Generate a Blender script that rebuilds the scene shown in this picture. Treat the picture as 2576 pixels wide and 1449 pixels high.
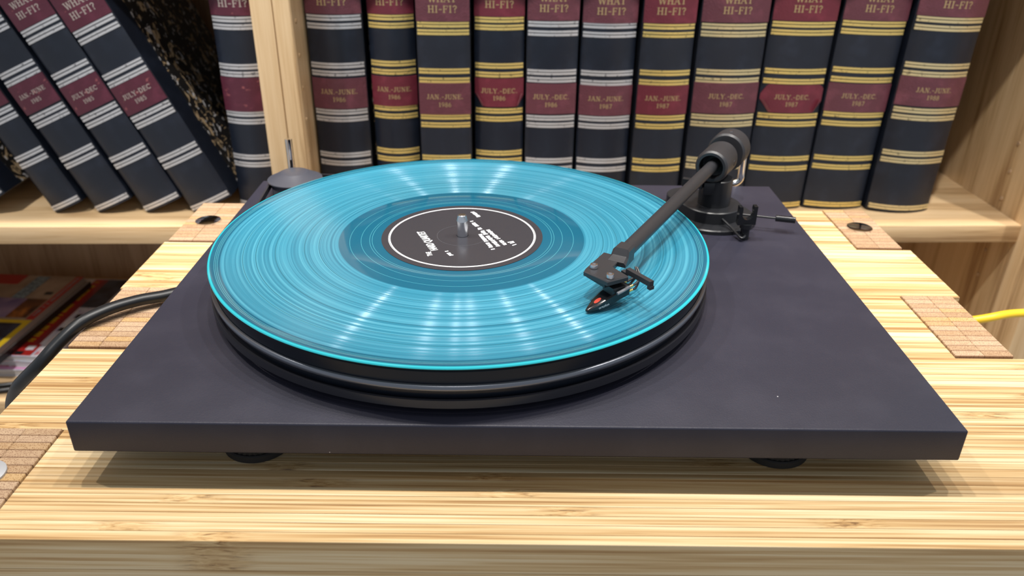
import bpy, bmesh, math, random
from mathutils import Matrix, Vector
for o in list(bpy.data.objects): bpy.data.objects.remove(o)
scene = bpy.context.scene
C = scene.collection
random.seed(7)
PI = math.pi
# ------------------------------------------------------------------ camera
cd = bpy.data.cameras.new('camera'); cam = bpy.data.objects.new('camera', cd); C.objects.link(cam)
cd.sensor_width = 36.0; cd.lens = 36.0 * 2002.5 / 2576.0; cd.clip_start = 0.01; cd.clip_end = 60
cam.matrix_world = Matrix(((0.99993895, -0.01092862, -0.00163421, -0.00376890),
                           (0.00358741, 0.46093871, -0.88742472, -0.29846853),
                           (0.01045159, 0.88736468, 0.46094977, 0.26112047), (0, 0, 0, 1)))
cd.dof.use_dof = True; cd.dof.focus_distance = 0.44; cd.dof.aperture_fstop = 11.0
scene.camera = cam
# ------------------------------------------------------------------ world, lamps, exposure
w = bpy.data.worlds.new('shop'); scene.world = w; w.use_nodes = True
w.node_tree.nodes['Background'].inputs[0].default_value = (0.82, 0.90, 1.0, 1)
w.node_tree.nodes['Background'].inputs[1].default_value = 0.45
vs = scene.view_settings
vs.view_transform = 'Standard'; vs.look = 'None'; vs.gamma = 1.0; vs.use_curve_mapping = False; vs.exposure = 0.0
def ceiling_spot(x, y, z, power, r=0.028, col=(1.0, 0.95, 0.885)):
    l = bpy.data.lights.new('ceiling_spot', 'AREA'); l.shape = 'DISK'; l.size = r * 2; l.energy = power; l.color = col
    o = bpy.data.objects.new('ceiling_spot', l); C.objects.link(o); o.location = (x, y, z)
    return o
for x, p_ in ((-1.16, 16.5), (-0.37, 15.5), (0.02, 12.5), (0.46, 13.5), (1.14, 15)):      # row of shop spots along the bookcase
    ceiling_spot(x, 0.40, 2.0, p_)
def aimed_spot(x, y, z, tx, ty, tz, power, half, col=(1.0, 0.95, 0.885)):
    l = bpy.data.lights.new('bookcase_fill_spot', 'SPOT'); l.energy = power; l.color = col; l.shadow_soft_size = 0.035; l.spot_size = math.radians(2*half); l.spot_blend = 0.45
    o = bpy.data.objects.new('bookcase_fill_spot', l); C.objects.link(o); o.location = (x, y, z)
    o.rotation_euler = (Vector((tx, ty, tz)) - Vector((x, y, z))).to_track_quat('-Z', 'Y').to_euler()
for x, tx, p_ in ((-0.95, -0.54, 130), (-0.10, 0.10, 108), (0.95, 0.56, 112)):      # spots added in front to brighten the bookcase, cones kept off the rack
    aimed_spot(x, -0.45, 1.95, tx, 0.62, 0.05, p_, 17)

# ------------------------------------------------------------------ mesh helpers
def box(bm, x0, x1, y0, y1, z0, z1):
    v = [bm.verts.new(c) for c in ((x0,y0,z0),(x1,y0,z0),(x1,y1,z0),(x0,y1,z0),(x0,y0,z1),(x1,y0,z1),(x1,y1,z1),(x0,y1,z1))]
    for f in ((3,2,1,0),(4,5,6,7),(0,1,5,4),(1,2,6,5),(2,3,7,6),(3,0,4,7)): bm.faces.new([v[i] for i in f])
    return v
def bevelled(x0, x1, y0, y1, z0, z1, b, seg=2):
    bm = bmesh.new(); box(bm, x0, x1, y0, y1, z0, z1)
    bmesh.ops.bevel(bm, geom=bm.edges[:], offset=b, segments=seg, affect='EDGES', profile=0.5)
    return bm
def prism(bm, pts, z0, z1):
    n = len(pts); a = [bm.verts.new((p[0],p[1],z0)) for p in pts]; b = [bm.verts.new((p[0],p[1],z1)) for p in pts]
    bm.faces.new(a[::-1]); bm.faces.new(b)
    for i in range(n): bm.faces.new((a[i], a[(i+1)%n], b[(i+1)%n], b[i]))
def lathe(bm, prof, n=48, mat=None, closed=False):
    rings = []
    for r, z in prof:
        if r < 1e-7:
            rings.append([bm.verts.new((0,0,z))])
        else: rings.append([bm.verts.new((r*math.cos(2*PI*i/n), r*math.sin(2*PI*i/n), z)) for i in range(n)])
    pairs = list(zip(rings[:-1], rings[1:]))
    if closed: pairs.append((rings[-1], rings[0]))
    for a, b in pairs:
        for i in range(n):
            j = (i+1) % n
            if len(a) == 1 and len(b) == 1: continue
            if len(a) == 1: bm.faces.new((a[0], b[j], b[i]))
            elif len(b) == 1: bm.faces.new((a[i], a[j], b[0]))
            else: bm.faces.new((a[i], a[j], b[j], b[i]))
    vs_ = [v for r in rings for v in r]
    if mat is not None: bmesh.ops.transform(bm, matrix=mat, verts=vs_)
    return vs_
def axis_matrix(origin, direction):
    d = Vector(direction).normalized(); q = d.to_track_quat('Z', 'Y')
    return Matrix.Translation(Vector(origin)) @ q.to_matrix().to_4x4()
def cyl(bm, p0, p1, r, n=20, ch=0.0):
    p0, p1 = Vector(p0), Vector(p1); L = (p1-p0).length
    lathe(bm, [(0,0),(r-ch,0),(r,ch),(r,L-ch),(r-ch,L),(0,L)] if ch else [(0,0),(r,0),(r,L),(0,L)], n, axis_matrix(p0, p1-p0))
def smooth_path(pts, n=8):
    P = [Vector(p) for p in pts]; P = [2*P[0]-P[1]] + P + [2*P[-1]-P[-2]]; out = []
    for i in range(1, len(P)-2):
        for k in range(n):
            t = k/n; a, b, c, d = P[i-1], P[i], P[i+1], P[i+2]
            out.append(0.5*((2*b)+(c-a)*t+(2*a-5*b+4*c-d)*t*t+(3*b-a-3*c+d)*t*t*t))
    out.append(P[-2]); return out
def tube(bm, path, r, n=12, flat=1.0):
    path = [Vector(p) for p in path]; rings = []; up = Vector((0,0,1)); prev = None
    for i, p in enumerate(path):
        t = (path[min(i+1,len(path)-1)] - path[max(i-1,0)]).normalized()
        if prev is None: s = t.cross(up); s = s if s.length > 1e-4 else Vector((1,0,0))
        else: s = prev - t*prev.dot(t)
        s.normalize(); u = s.cross(t).normalized(); prev = s
        rings.append([bm.verts.new(p + s*(r*math.cos(2*PI*k/n)) + u*(r*flat*math.sin(2*PI*k/n))) for k in range(n)])
    for a, b in zip(rings[:-1], rings[1:]):
        for k in range(n): bm.faces.new((a[k], a[(k+1)%n], b[(k+1)%n], b[k]))
    bm.faces.new(rings[0][::-1]); bm.faces.new(rings[-1])
def quad(bm, pts):
    bm.faces.new([bm.verts.new(p) for p in pts])
def shade(me, ang=35):
    for p in me.polygons: p.use_smooth = True
    me.set_sharp_from_angle(angle=math.radians(ang))
def mesh_of(name, bm, mat, smooth=True, ang=35, recalc=True):
    if recalc: bmesh.ops.recalc_face_normals(bm, faces=bm.faces[:])
    me = bpy.data.meshes.new(name); bm.to_mesh(me); bm.free()
    for m in (mat if isinstance(mat, (list, tuple)) else [mat]): me.materials.append(m)
    if smooth: shade(me, ang)
    return me
def obj(name, bm, mat, parent=None, world=True, smooth=True, ang=35, recalc=True, label=None):
    """one mesh object; world=True: the mesh is written in world axes, shifted into the parent's frame"""
    me = mesh_of(name, bm, mat, smooth, ang, recalc)
    o = bpy.data.objects.new(name, me); C.objects.link(o)
    if parent is not None:
        root = parent
        while root.parent: root = root.parent
        if world: me.transform(Matrix.Translation(-root.location))
        o.parent = parent
    if label: o['label'] = label
    return o
def thing(name, label, cat, loc=(0,0,0), group=None):
    o = bpy.data.objects.new(name, None); C.objects.link(o); o.location = loc; o.empty_display_size = 0.02
    o['label'] = label; o['category'] = cat
    if group: o['group'] = group
    return o
def tag(o, label, cat, group=None):
    o['label'] = label; o['category'] = cat
    if group: o['group'] = group
    return o
def struct(o): o['kind'] = 'structure'; return o

# ------------------------------------------------------------------ materials
class NT:
    def __init__(s, name):
        s.m = bpy.data.materials.new(name); s.m.use_nodes = True; s.t = s.m.node_tree; s.b = s.t.nodes['Principled BSDF']
    def n(s, typ, **k):
        nd = s.t.nodes.new('ShaderNode'+typ)
        for a, v in k.items(): setattr(nd, a, v)
        return nd
    def l(s, a, b): s.t.links.new(a, b)
    def set(s, **k):
        for a, v in k.items():
            i = s.b.inputs[a.replace('_', ' ')]
            if isinstance(v, (tuple, list)) and len(v) == 3 and i.type == 'RGBA': v = (*v, 1)
            if hasattr(v, 'links') or hasattr(v, 'is_output'): s.l(v, i)
            else: i.default_value = v
    def val(s, x): nd = s.n('Value'); nd.outputs[0].default_value = x; return nd.outputs[0]
    def math(s, op, a, b=None, c=None):
        nd = s.n('Math', operation=op)
        for i, x in enumerate((a, b, c)):
            if x is None: continue
            if isinstance(x, (int, float)): nd.inputs[i].default_value = x
            else: s.l(x, nd.inputs[i])
        return nd.outputs[0]
    def pos(s): return s.n('NewGeometry').outputs['Position']
    def objc(s): return s.n('TexCoord').outputs['Object']
    def sep(s, v): nd = s.n('SeparateXYZ'); s.l(v, nd.inputs[0]); return nd.outputs
    def comb(s, x, y, z):
        nd = s.n('CombineXYZ')
        for i, q in enumerate((x, y, z)):
            if isinstance(q, (int, float)): nd.inputs[i].default_value = q
            else: s.l(q, nd.inputs[i])
        return nd.outputs[0]
    def vscale(s, v, sc, off=None):
        nd = s.n('VectorMath', operation='MULTIPLY'); s.l(v, nd.inputs[0]); nd.inputs[1].default_value = sc; r = nd.outputs[0]
        if off is not None:
            a = s.n('VectorMath', operation='ADD'); s.l(r, a.inputs[0]); s.l(off, a.inputs[1]); r = a.outputs[0]
        return r
    def noise(s, v, scale=1.0, detail=3, rough=0.55, dist=0.0):
        nd = s.n('TexNoise'); s.l(v, nd.inputs['Vector']); nd.inputs['Scale'].default_value = scale; nd.inputs['Detail'].default_value = detail
        nd.inputs['Roughness'].default_value = rough; nd.inputs['Distortion'].default_value = dist; return nd.outputs['Fac']
    def vor(s, v, scale, out='Distance'):
        nd = s.n('TexVoronoi'); s.l(v, nd.inputs['Vector']); nd.inputs['Scale'].default_value = scale; return nd.outputs[out]
    def ramp(s, f, stops):
        nd = s.n('ValToRGB'); s.l(f, nd.inputs[0]); e = nd.color_ramp.elements
        while len(e) < len(stops): e.new(0.5)
        for i, (p, c) in enumerate(stops): e[i].position = p; e[i].color = (*c, 1) if len(c) == 3 else c
        return nd.outputs[0]
    def step(s, f, a, b):
        nd = s.n('MapRange'); nd.interpolation_type = 'SMOOTHSTEP'; s.l(f, nd.inputs[0]); nd.inputs[1].default_value = a; nd.inputs[2].default_value = b; return nd.outputs[0]
    def mix(s, f, a, b, mode='MIX'):
        nd = s.n('Mix', data_type='RGBA', blend_type=mode)
        for i, x in ((0, f), (6, a), (7, b)):
            if isinstance(x, (int, float)): nd.inputs[i].default_value = x
            elif isinstance(x, tuple): nd.inputs[i].default_value = (*x, 1)
            else: s.l(x, nd.inputs[i])
        return nd.outputs[2]
    def bump(s, h, strength=0.3, dist=0.001):
        nd = s.n('Bump'); nd.inputs['Strength'].default_value = strength; nd.inputs['Distance'].default_value = dist; s.l(h, nd.inputs['Height']); s.l(nd.outputs[0], s.b.inputs['Normal'])
    def rand(s): return s.n('ObjectInfo').outputs['Random']
def plain(name, col, rough=0.5, metal=0.0, spec=0.5, **k):
    m = NT(name); m.set(Base_Color=col, Roughness=rough, Metallic=metal, Specular_IOR_Level=spec, **k); return m.m

def bamboo_mat(up=False):
    m = NT('bamboo_upright_grain' if up else 'bamboo_long_grain'); p = m.pos(); r = m.rand()
    off = m.comb(m.math('MULTIPLY', r, 37.0), m.math('MULTIPLY', r, 91.0), m.math('MULTIPLY', r, 53.0))
    v1 = m.vscale(p, (520.0, 520.0, 7.0) if up else (7.0, 520.0, 520.0), off); v2 = m.vscale(p, (170.0, 170.0, 3.0) if up else (3.0, 170.0, 170.0), off)
    f1 = m.noise(v1, 1.0, 3, 0.6); f2 = m.noise(v2, 1.0, 2, 0.5)
    f = m.math('ADD', m.math('MULTIPLY', f1, 0.55), m.math('MULTIPLY', f2, 0.45))
    col = m.ramp(f, [(0.35, (0.33, 0.180, 0.070)), (0.43, (0.54, 0.345, 0.155)), (0.51, (0.70, 0.510, 0.275)), (0.60, (0.82, 0.665, 0.43))])
    if up:
        m.set(Base_Color=col, Roughness=0.42, Specular_IOR_Level=0.35); m.bump(f1, 0.12, 0.0004); return m.m
    # growth knuckles: one patch about every 27 cm along each strip
    x = m.sep(p)[0]; u = m.math('FRACT', m.math('ADD', m.math('DIVIDE', x, 0.46), m.math('MULTIPLY', r, 17.31)))
    d = m.math('ABSOLUTE', m.math('SUBTRACT', u, 0.5)); k = m.math('SUBTRACT', 1.0, m.step(d, 0.006, 0.050))
    fn = m.noise(m.vscale(p, (75.0, 620.0, 620.0), off), 1.0, 4, 0.65, 1.0)
    kc = m.ramp(fn, [(0.34, (0.13, 0.055, 0.02)), (0.44, (0.50, 0.30, 0.12)), (0.62, (0.76, 0.55, 0.29))])
    col = m.mix(m.math('MULTIPLY', k, 0.85), col, kc)
    # glue lines along the top edges of each strip
    gy = m.math('ABSOLUTE', m.sep(m.objc())[1]); nz = m.sep(m.n('NewGeometry').outputs['Normal'])[2]
    glue = m.math('MULTIPLY', m.step(gy, 0.00270, 0.00300), m.math('GREATER_THAN', nz, 0.5))
    col = m.mix(m.math('MULTIPLY', glue, 0.55), col, (0.30, 0.155, 0.06))
    tint = m.ramp(m.math('FRACT', m.math('MULTIPLY', r, 7.7)), [(0.0, (0.74, 0.66, 0.57)), (0.3, (0.94, 0.90, 0.84)), (0.7, (1.0, 1.0, 1.0)), (1.0, (0.90, 0.81, 0.70))])
    col = m.mix(1.0, col, tint, 'MULTIPLY')
    m.set(Base_Color=col, Roughness=0.42, Specular_IOR_Level=0.35); m.bump(f1, 0.12, 0.0004); return m.m
def endgrain_mat():
    m = NT('bamboo_end_grain'); p = m.pos(); r = m.rand()
    off = m.comb(m.math('MULTIPLY', r, 13.0), m.math('MULTIPLY', r, 29.0), 0.0)
    vo = m.vor(m.vscale(p, (1350.0, 1050.0, 300.0), off), 1.0); n2 = m.noise(m.vscale(p, (160.0, 420.0, 160.0), off), 1.0, 2)
    dots = m.step(vo, 0.18, 0.52)
    base = m.ramp(m.math('FRACT', m.math('MULTIPLY', r, 5.3)), [(0.0, (0.28, 0.155, 0.08)), (0.3, (0.36, 0.225, 0.14)), (0.65, (0.45, 0.31, 0.21)), (0.85, (0.32, 0.185, 0.095)), (1.0, (0.48, 0.28, 0.09))])
    light = m.mix(0.4, base, (0.60, 0.44, 0.27)); dark = m.mix(0.55, base, (0.16, 0.07, 0.03))
    col = m.mix(dots, dark, light); col = m.mix(m.math('MULTIPLY', m.step(n2, 0.45, 0.8), 0.6), col, base)
    y = m.sep(m.objc())[1]; edge = m.step(m.math('ABSOLUTE', y), 0.0022, 0.00305)
    col = m.mix(m.math('MULTIPLY', edge, 0.7), col, (0.22, 0.11, 0.06))
    m.set(Base_Color=col, Roughness=0.5, Specular_IOR_Level=0.3); m.bump(dots, 0.1, 0.0003); return m.m
def oak_mat(name, axis, a=(0.36, 0.215, 0.10), b=(0.62, 0.43, 0.235), c=(0.71, 0.52, 0.31)):
    m = NT(name); p = m.objc(); r = m.rand(); off = m.comb(m.math('MULTIPLY', r, 3.0), m.math('MULTIPLY', r, 5.0), m.math('MULTIPLY', r, 9.0))
    sc = {'x': (3.0, 38.0, 38.0), 'z': (38.0, 38.0, 3.0)}[axis]; sf = {'x': (14.0, 520.0, 520.0), 'z': (520.0, 520.0, 14.0)}[axis]
    f = m.noise(m.vscale(p, sc, off), 1.0, 3, 0.5, 0.9); g = m.noise(m.vscale(p, sf, off), 1.0, 2, 0.6)
    h = m.math('ADD', m.math('MULTIPLY', f, 0.68), m.math('MULTIPLY', g, 0.32))
    col = m.ramp(h, [(0.33, a), (0.47, b), (0.62, c)])
    m.set(Base_Color=col, Roughness=0.45, Specular_IOR_Level=0.35); m.bump(g, 0.08, 0.0004); return m.m
def leather_mat(name, col, rough, scale, strength, scuff=None, spec=0.5):
    m = NT(name); p = m.objc(); v = m.vor(p, scale); n = m.noise(p, 55.0, 4)
    c = m.mix(m.math('MULTIPLY', m.step(n, 0.45, 0.75), 0.5), col, tuple(min(1, x*1.9+0.004) for x in col))
    if scuff:
        sn = m.noise(m.vscale(p, (90.0, 90.0, 160.0)), 1.0, 5, 0.7); c = m.mix(m.math('MULTIPLY', m.step(sn, 0.60, 0.70), 0.7), c, scuff)
    m.set(Base_Color=c, Roughness=rough, Specular_IOR_Level=spec); m.bump(v, strength, 0.0005); return m.m
def foil_mat(name, col, worn):
    m = NT(name); p = m.objc(); n = m.noise(p, 240.0, 4, 0.65); f = m.step(n, 0.30, 0.42)
    m.set(Base_Color=m.mix(f, worn, col), Metallic=m.math('MULTIPLY', f, 0.55), Roughness=0.40)
    m.bump(m.noise(m.vscale(p, (900.0, 200.0, 900.0)), 1.0, 2), 0.35, 0.0003); return m.m
def marble_mat():
    m = NT('marbled_paper'); p = m.objc(); v = m.vscale(p, (1.0, 1.0, 1.0))
    n = m.noise(v, 55.0, 3, 0.55, 1.8); n2 = m.noise(v, 120.0, 2, 0.5, 0.8)
    c = m.ramp(n, [(0.40, (0.014, 0.014, 0.015)), (0.57, (0.018, 0.017, 0.017)), (0.595, (0.42, 0.30, 0.17)), (0.66, (0.50, 0.38, 0.24))])
    c = m.mix(m.step(n2, 0.615, 0.65), c, (0.62, 0.61, 0.62)); m.set(Base_Color=c, Roughness=0.35); return m.m
def plinth_mat():
    m = NT('black_textured_vinyl_wrap'); p = m.pos(); n = m.noise(p, 1500.0, 2, 0.6)
    dust = m.vor(p, 55.0); sp = m.math('LESS_THAN', dust, 0.020); pick = m.math('GREATER_THAN', m.noise(p, 23.0, 1), 0.50)
    c = m.mix(m.math('MULTIPLY', sp, pick), m.mix(m.step(m.noise(p, 30.0, 4), 0.4, 0.75), (0.027, 0.0265, 0.042), (0.035, 0.034, 0.051)), (0.5, 0.5, 0.5))
    m.set(Base_Color=c, Roughness=0.42, Specular_IOR_Level=0.33); m.bump(n, 0.35, 0.00025); return m.m
def record_mat():
    m = NT('translucent_teal_vinyl'); p = m.objc(); s = m.sep(p)
    r = m.math('SQRT', m.math('ADD', m.math('MULTIPLY', s[0], s[0]), m.math('MULTIPLY', s[1], s[1])))
    g = m.math('MULTIPLY', m.step(r, 0.0754, 0.0760), m.math('SUBTRACT', 1.0, m.step(r, 0.1430, 0.1437)))      # grooved zone
    rim_glow = m.step(r, 0.1486, 0.1496)  # light gathered in the translucent edge, painted as a brighter rim colour
    rv = m.comb(m.math('MULTIPLY', r, 1.0), m.math('MULTIPLY', s[0], 0.004), m.math('MULTIPLY', s[1], 0.004))
    n1 = m.noise(rv, 900.0, 3, 0.7); n2 = m.noise(rv, 480.0, 2, 0.6)
    band = m.math('ADD', m.math('MULTIPLY', n1, 0.6), m.math('MULTIPLY', n2, 0.4))
    gcol = m.ramp(band, [(0.36, (0.016, 0.150, 0.240)), (0.5, (0.036, 0.228, 0.335)), (0.64, (0.070, 0.325, 0.440))])
    # unrecorded gaps between the songs
    gap = None
    for rr in (0.0873, 0.0958, 0.1125, 0.1236, 0.1310):
        q = m.math('LESS_THAN', m.math('ABSOLUTE', m.math('SUBTRACT', r, rr)), 0.00022); gap = q if gap is None else m.math('MAXIMUM', gap, q)
    gcol = m.mix(m.math('MULTIPLY', gap, 0.75), gcol, (0.010, 0.10, 0.15))
    dead = (0.012, 0.105, 0.175)
    lines = None
    for rr in (0.0555, 0.0570, 0.0622, 0.0690, 0.1448, 0.1457, 0.1466):
        q = m.math('LESS_THAN', m.math('ABSOLUTE', m.math('SUBTRACT', r, rr)), 0.00014); lines = q if lines is None else m.math('MAXIMUM', lines, q)
    dcol = m.mix(m.math('MULTIPLY', lines, 0.5), dead, (0.12, 0.50, 0.56))
    col = m.mix(g, dcol, gcol); col = m.mix(rim_glow, col, (0.03, 0.46, 0.54))
    m.set(Base_Color=col, Roughness=m.math('ADD', 0.06, m.math('MULTIPLY', g, 0.14)), Specular_IOR_Level=0.5)
    m.bump(m.math('MULTIPLY', g, m.noise(rv, 1500.0, 2, 0.7)), 0.08, 0.0002)
    # groove walls: four narrow lobes tilted in and out along the radius
    tg = m.n('Tangent', direction_type='RADIAL', axis='Z'); rad = m.comb(m.math('DIVIDE', s[0], r), m.math('DIVIDE', s[1], r), 0.0)
    dash = m.math('MULTIPLY', g, m.math('ADD', 0.12, m.math('MULTIPLY', m.step(n2, 0.45, 0.66), 1.6)))
    cur = m.b.outputs[0]
    for k in (-0.62, -0.24, 0.24, 0.62):
        vm = m.n('VectorMath', operation='MULTIPLY_ADD'); m.l(rad, vm.inputs[0]); vm.inputs[1].default_value = (k, k, k); vm.inputs[2].default_value = (0, 0, 1)
        nv = m.n('VectorMath', operation='NORMALIZE'); m.l(vm.outputs[0], nv.inputs[0])
        gl = m.n('BsdfAnisotropic'); gl.inputs['Roughness'].default_value = 0.21; gl.inputs['Anisotropy'].default_value = 0.66
        m.l(nv.outputs[0], gl.inputs['Normal']); m.l(tg.outputs[0], gl.inputs['Tangent']); m.l(m.mix(dash, (0, 0, 0), (0.014, 0.017, 0.020)), gl.inputs['Color'])
        ad = m.n('AddShader'); m.l(cur, ad.inputs[0]); m.l(gl.outputs[0], ad.inputs[1]); cur = ad.outputs[0]
    m.l(cur, m.t.nodes['Material Output'].inputs['Surface']); return m.m

BAMBOO = bamboo_mat(); BAMBOOZ = bamboo_mat(True); ENDG = endgrain_mat()
OAKX = oak_mat('oak_along_shelf', 'x'); OAKZ = oak_mat('oak_upright', 'z'); OAKD = oak_mat('oak_back_board', 'z', (0.34, 0.22, 0.13), (0.52, 0.36, 0.225), (0.60, 0.43, 0.28))
NAVY = leather_mat('navy_black_leather', (0.0070, 0.0108, 0.0210), 0.42, 900.0, 0.10)
NAVY2 = leather_mat('charcoal_navy_cloth', (0.0085, 0.0125, 0.0235), 0.55, 1300.0, 0.12)
MAROON = leather_mat('dull_mauve_leather', (0.115, 0.034, 0.048), 0.42, 520.0, 0.45)
CRIMSON = leather_mat('crimson_leather', (0.135, 0.020, 0.034), 0.40, 620.0, 0.35)
PURPLE = leather_mat('scuffed_plum_leather', (0.085, 0.016, 0.032), 0.36, 620.0, 0.3, (0.42, 0.13, 0.13))
GOLD = foil_mat('gold_foil', (0.84, 0.64, 0.22), (0.24, 0.17, 0.06)); SILVER = foil_mat('silver_foil', (0.66, 0.66, 0.68), (0.14, 0.14, 0.15)); PALE = foil_mat('pale_gold_foil', (0.76, 0.64, 0.36), (0.18, 0.14, 0.07))
STAMP = plain('stamped_gilt_lettering', (0.46, 0.34, 0.17), 0.45, 0.3); STAMPS = plain('stamped_silver_lettering', (0.50, 0.44, 0.40), 0.42, 0.3)
PEEL = plain('pink_leather_back', (0.50, 0.22, 0.26), 0.7)
MARBLE = marble_mat(); PAPER = plain('page_edges', (0.62, 0.57, 0.48), 0.8)
PLINTH = plinth_mat(); BLK = plain('satin_black', (0.017, 0.018, 0.021), 0.36); GLOSSBLK = plain('gloss_black_plastic', (0.010, 0.011, 0.013), 0.16); MATBLK = plain('matte_black_rubber', (0.014, 0.014, 0.015), 0.62)
PLATTER = plain('black_anodised_platter', (0.008, 0.011, 0.018), 0.34, 0.0, 0.3); GREYBLK = plain('grey_black_enamel', (0.055, 0.058, 0.075), 0.32, 0.0, 0.6)
ARM = plain('black_anodised_arm', (0.026, 0.026, 0.030), 0.40, 0.0, 0.6)
CHROME = plain('chrome', (0.80, 0.80, 0.80), 0.09, 1.0); STEEL = plain('brushed_steel', (0.74, 0.75, 0.78), 0.24, 1.0); GOLDPIN = plain('gold_pin', (0.95, 0.70, 0.22), 0.2, 1.0)
RECORD = record_mat(); LABELBLK = plain('black_label_paper', (0.040, 0.039, 0.047), 0.26); WHITE = plain('white_print', (0.80, 0.82, 0.84), 0.6); RED = plain('red_paint', (0.55, 0.045, 0.02), 0.4)
YELLOW = plain('yellow_pvc', (0.80, 0.52, 0.02), 0.38); CORD = plain('black_pvc', (0.008, 0.009, 0.011), 0.36, 0.0, 0.4)

# ------------------------------------------------------------------ floor
bm = bmesh.new(); box(bm, -3, 3, -2.5, 2.0, -0.86, -0.80)
def floor_mat():
    m = NT('pale_bounce_floor'); p = m.pos(); f = m.noise(m.vscale(p, (3.0, 45.0, 45.0)), 1.0, 4, 0.6, 0.5)  # floor colour paled to bounce light up onto the rack front
    m.set(Base_Color=m.ramp(f, [(0.3, (0.50, 0.46, 0.42)), (0.7, (0.64, 0.60, 0.55))]), Roughness=0.5); return m.m
struct(obj('floor', bm, floor_mat(), smooth=False))

# ------------------------------------------------------------------ bookcase (its own frame: x along the shelf, y depth, turned 1.8 degrees)
S = 1.147; CAMZ = 0.26112
BA = math.radians(1.8)
BO = Vector((-0.00377 + S*0.00377, -0.29847 + S*(0.387+0.29847), 0))
def zt(z): return CAMZ + S*(z/1000 - CAMZ)
SHELF = zt(-30)                                   # top of the shelf the volumes stand on
BROT = Matrix.Translation(BO) @ Matrix.Rotation(BA, 4, 'Z')
def frame(o, x=0, y=0, z=0, lean=0, turn=0):
    o.matrix_world = BROT @ Matrix.Translation((x, y, z)) @ Matrix.Rotation(turn, 4, 'Z') @ Matrix.Rotation(lean, 4, 'Y'); return o
FLOOR = -0.80; TOP = 0.95
bc = thing('bookcase', 'large light oak bookcase behind the turntable, holding the bound volumes', 'bookcase')
frame(bc)
XR = 0.482*S; XL = -0.86; XD0, XD1 = -0.2185*S, -0.1866*S; BACK = 0.325
def bpart(name, x0, x1, y0, y1, z0, z1, mat, bev=0.0008, label=None):
    return obj(name, bevelled(x0, x1, y0, y1, z0, z1, bev), mat, bc, world=False, label=label)
bpart('side_panel', XR, XR+0.022, 0.0087, BACK, FLOOR, TOP, OAKZ)
bpart('edge_strip', XR-0.0004, XR+0.022, -0.0178, 0.0083, FLOOR, TOP, OAKZ)
bpart('edge_strip', XR-0.0008, XR+0.022, -0.0438, -0.0182, FLOOR, TOP, OAKZ)
bpart('side_panel', XL-0.022, XL, 0, BACK, FLOOR, TOP, OAKZ)
xm = -0.2005*S
bpart('divider', XD0, xm-0.0004, -0.0005, BACK, FLOOR, TOP, OAKZ)
bpart('divider', xm+0.0004, XD1, 0, BACK, FLOOR, TOP, OAKZ)
bpart('back_panel', XL, XR+0.022, BACK, BACK+0.012, FLOOR, TOP, OAKD)
ST = 0.0200
for zz, nm in ((SHELF, 'shelf'), (-0.295, 'shelf'), (0.262, 'shelf'), (0.60, 'shelf'), (-0.70, 'shelf')):
    bpart(nm, XL, XD0, 0, BACK, zz-ST, zz, OAKX); bpart(nm, XD1, XR, 0, BACK, zz-ST, zz, OAKX)
# shelf-pin holes in the right-hand panel and the divider
HOLE = plain('pin_hole_shadow', (0.05, 0.03, 0.015), 0.9)
for i in range(-3, 8):
    z = zt(38.0) + (i-2)*0.032
    bm = bmesh.new(); lathe(bm, [(0,0),(0.0022,0),(0.0022,0.0009),(0.0016,0.0010),(0,0.0004)], 12, axis_matrix((XR, 0.0461, z), (-1,0,0)))
    obj('pin_sleeve', bm, OAKD, bc, world=False)
    bm = bmesh.new(); lathe(bm, [(0,0),(0.0022,0),(0.0022,0.0007),(0.0016,0.0008),(0,0.0004)], 12, axis_matrix((XD1, 0.020, z), (1,0,0)))
    obj('pin_sleeve', bm, OAKX, bc, world=False)

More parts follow.
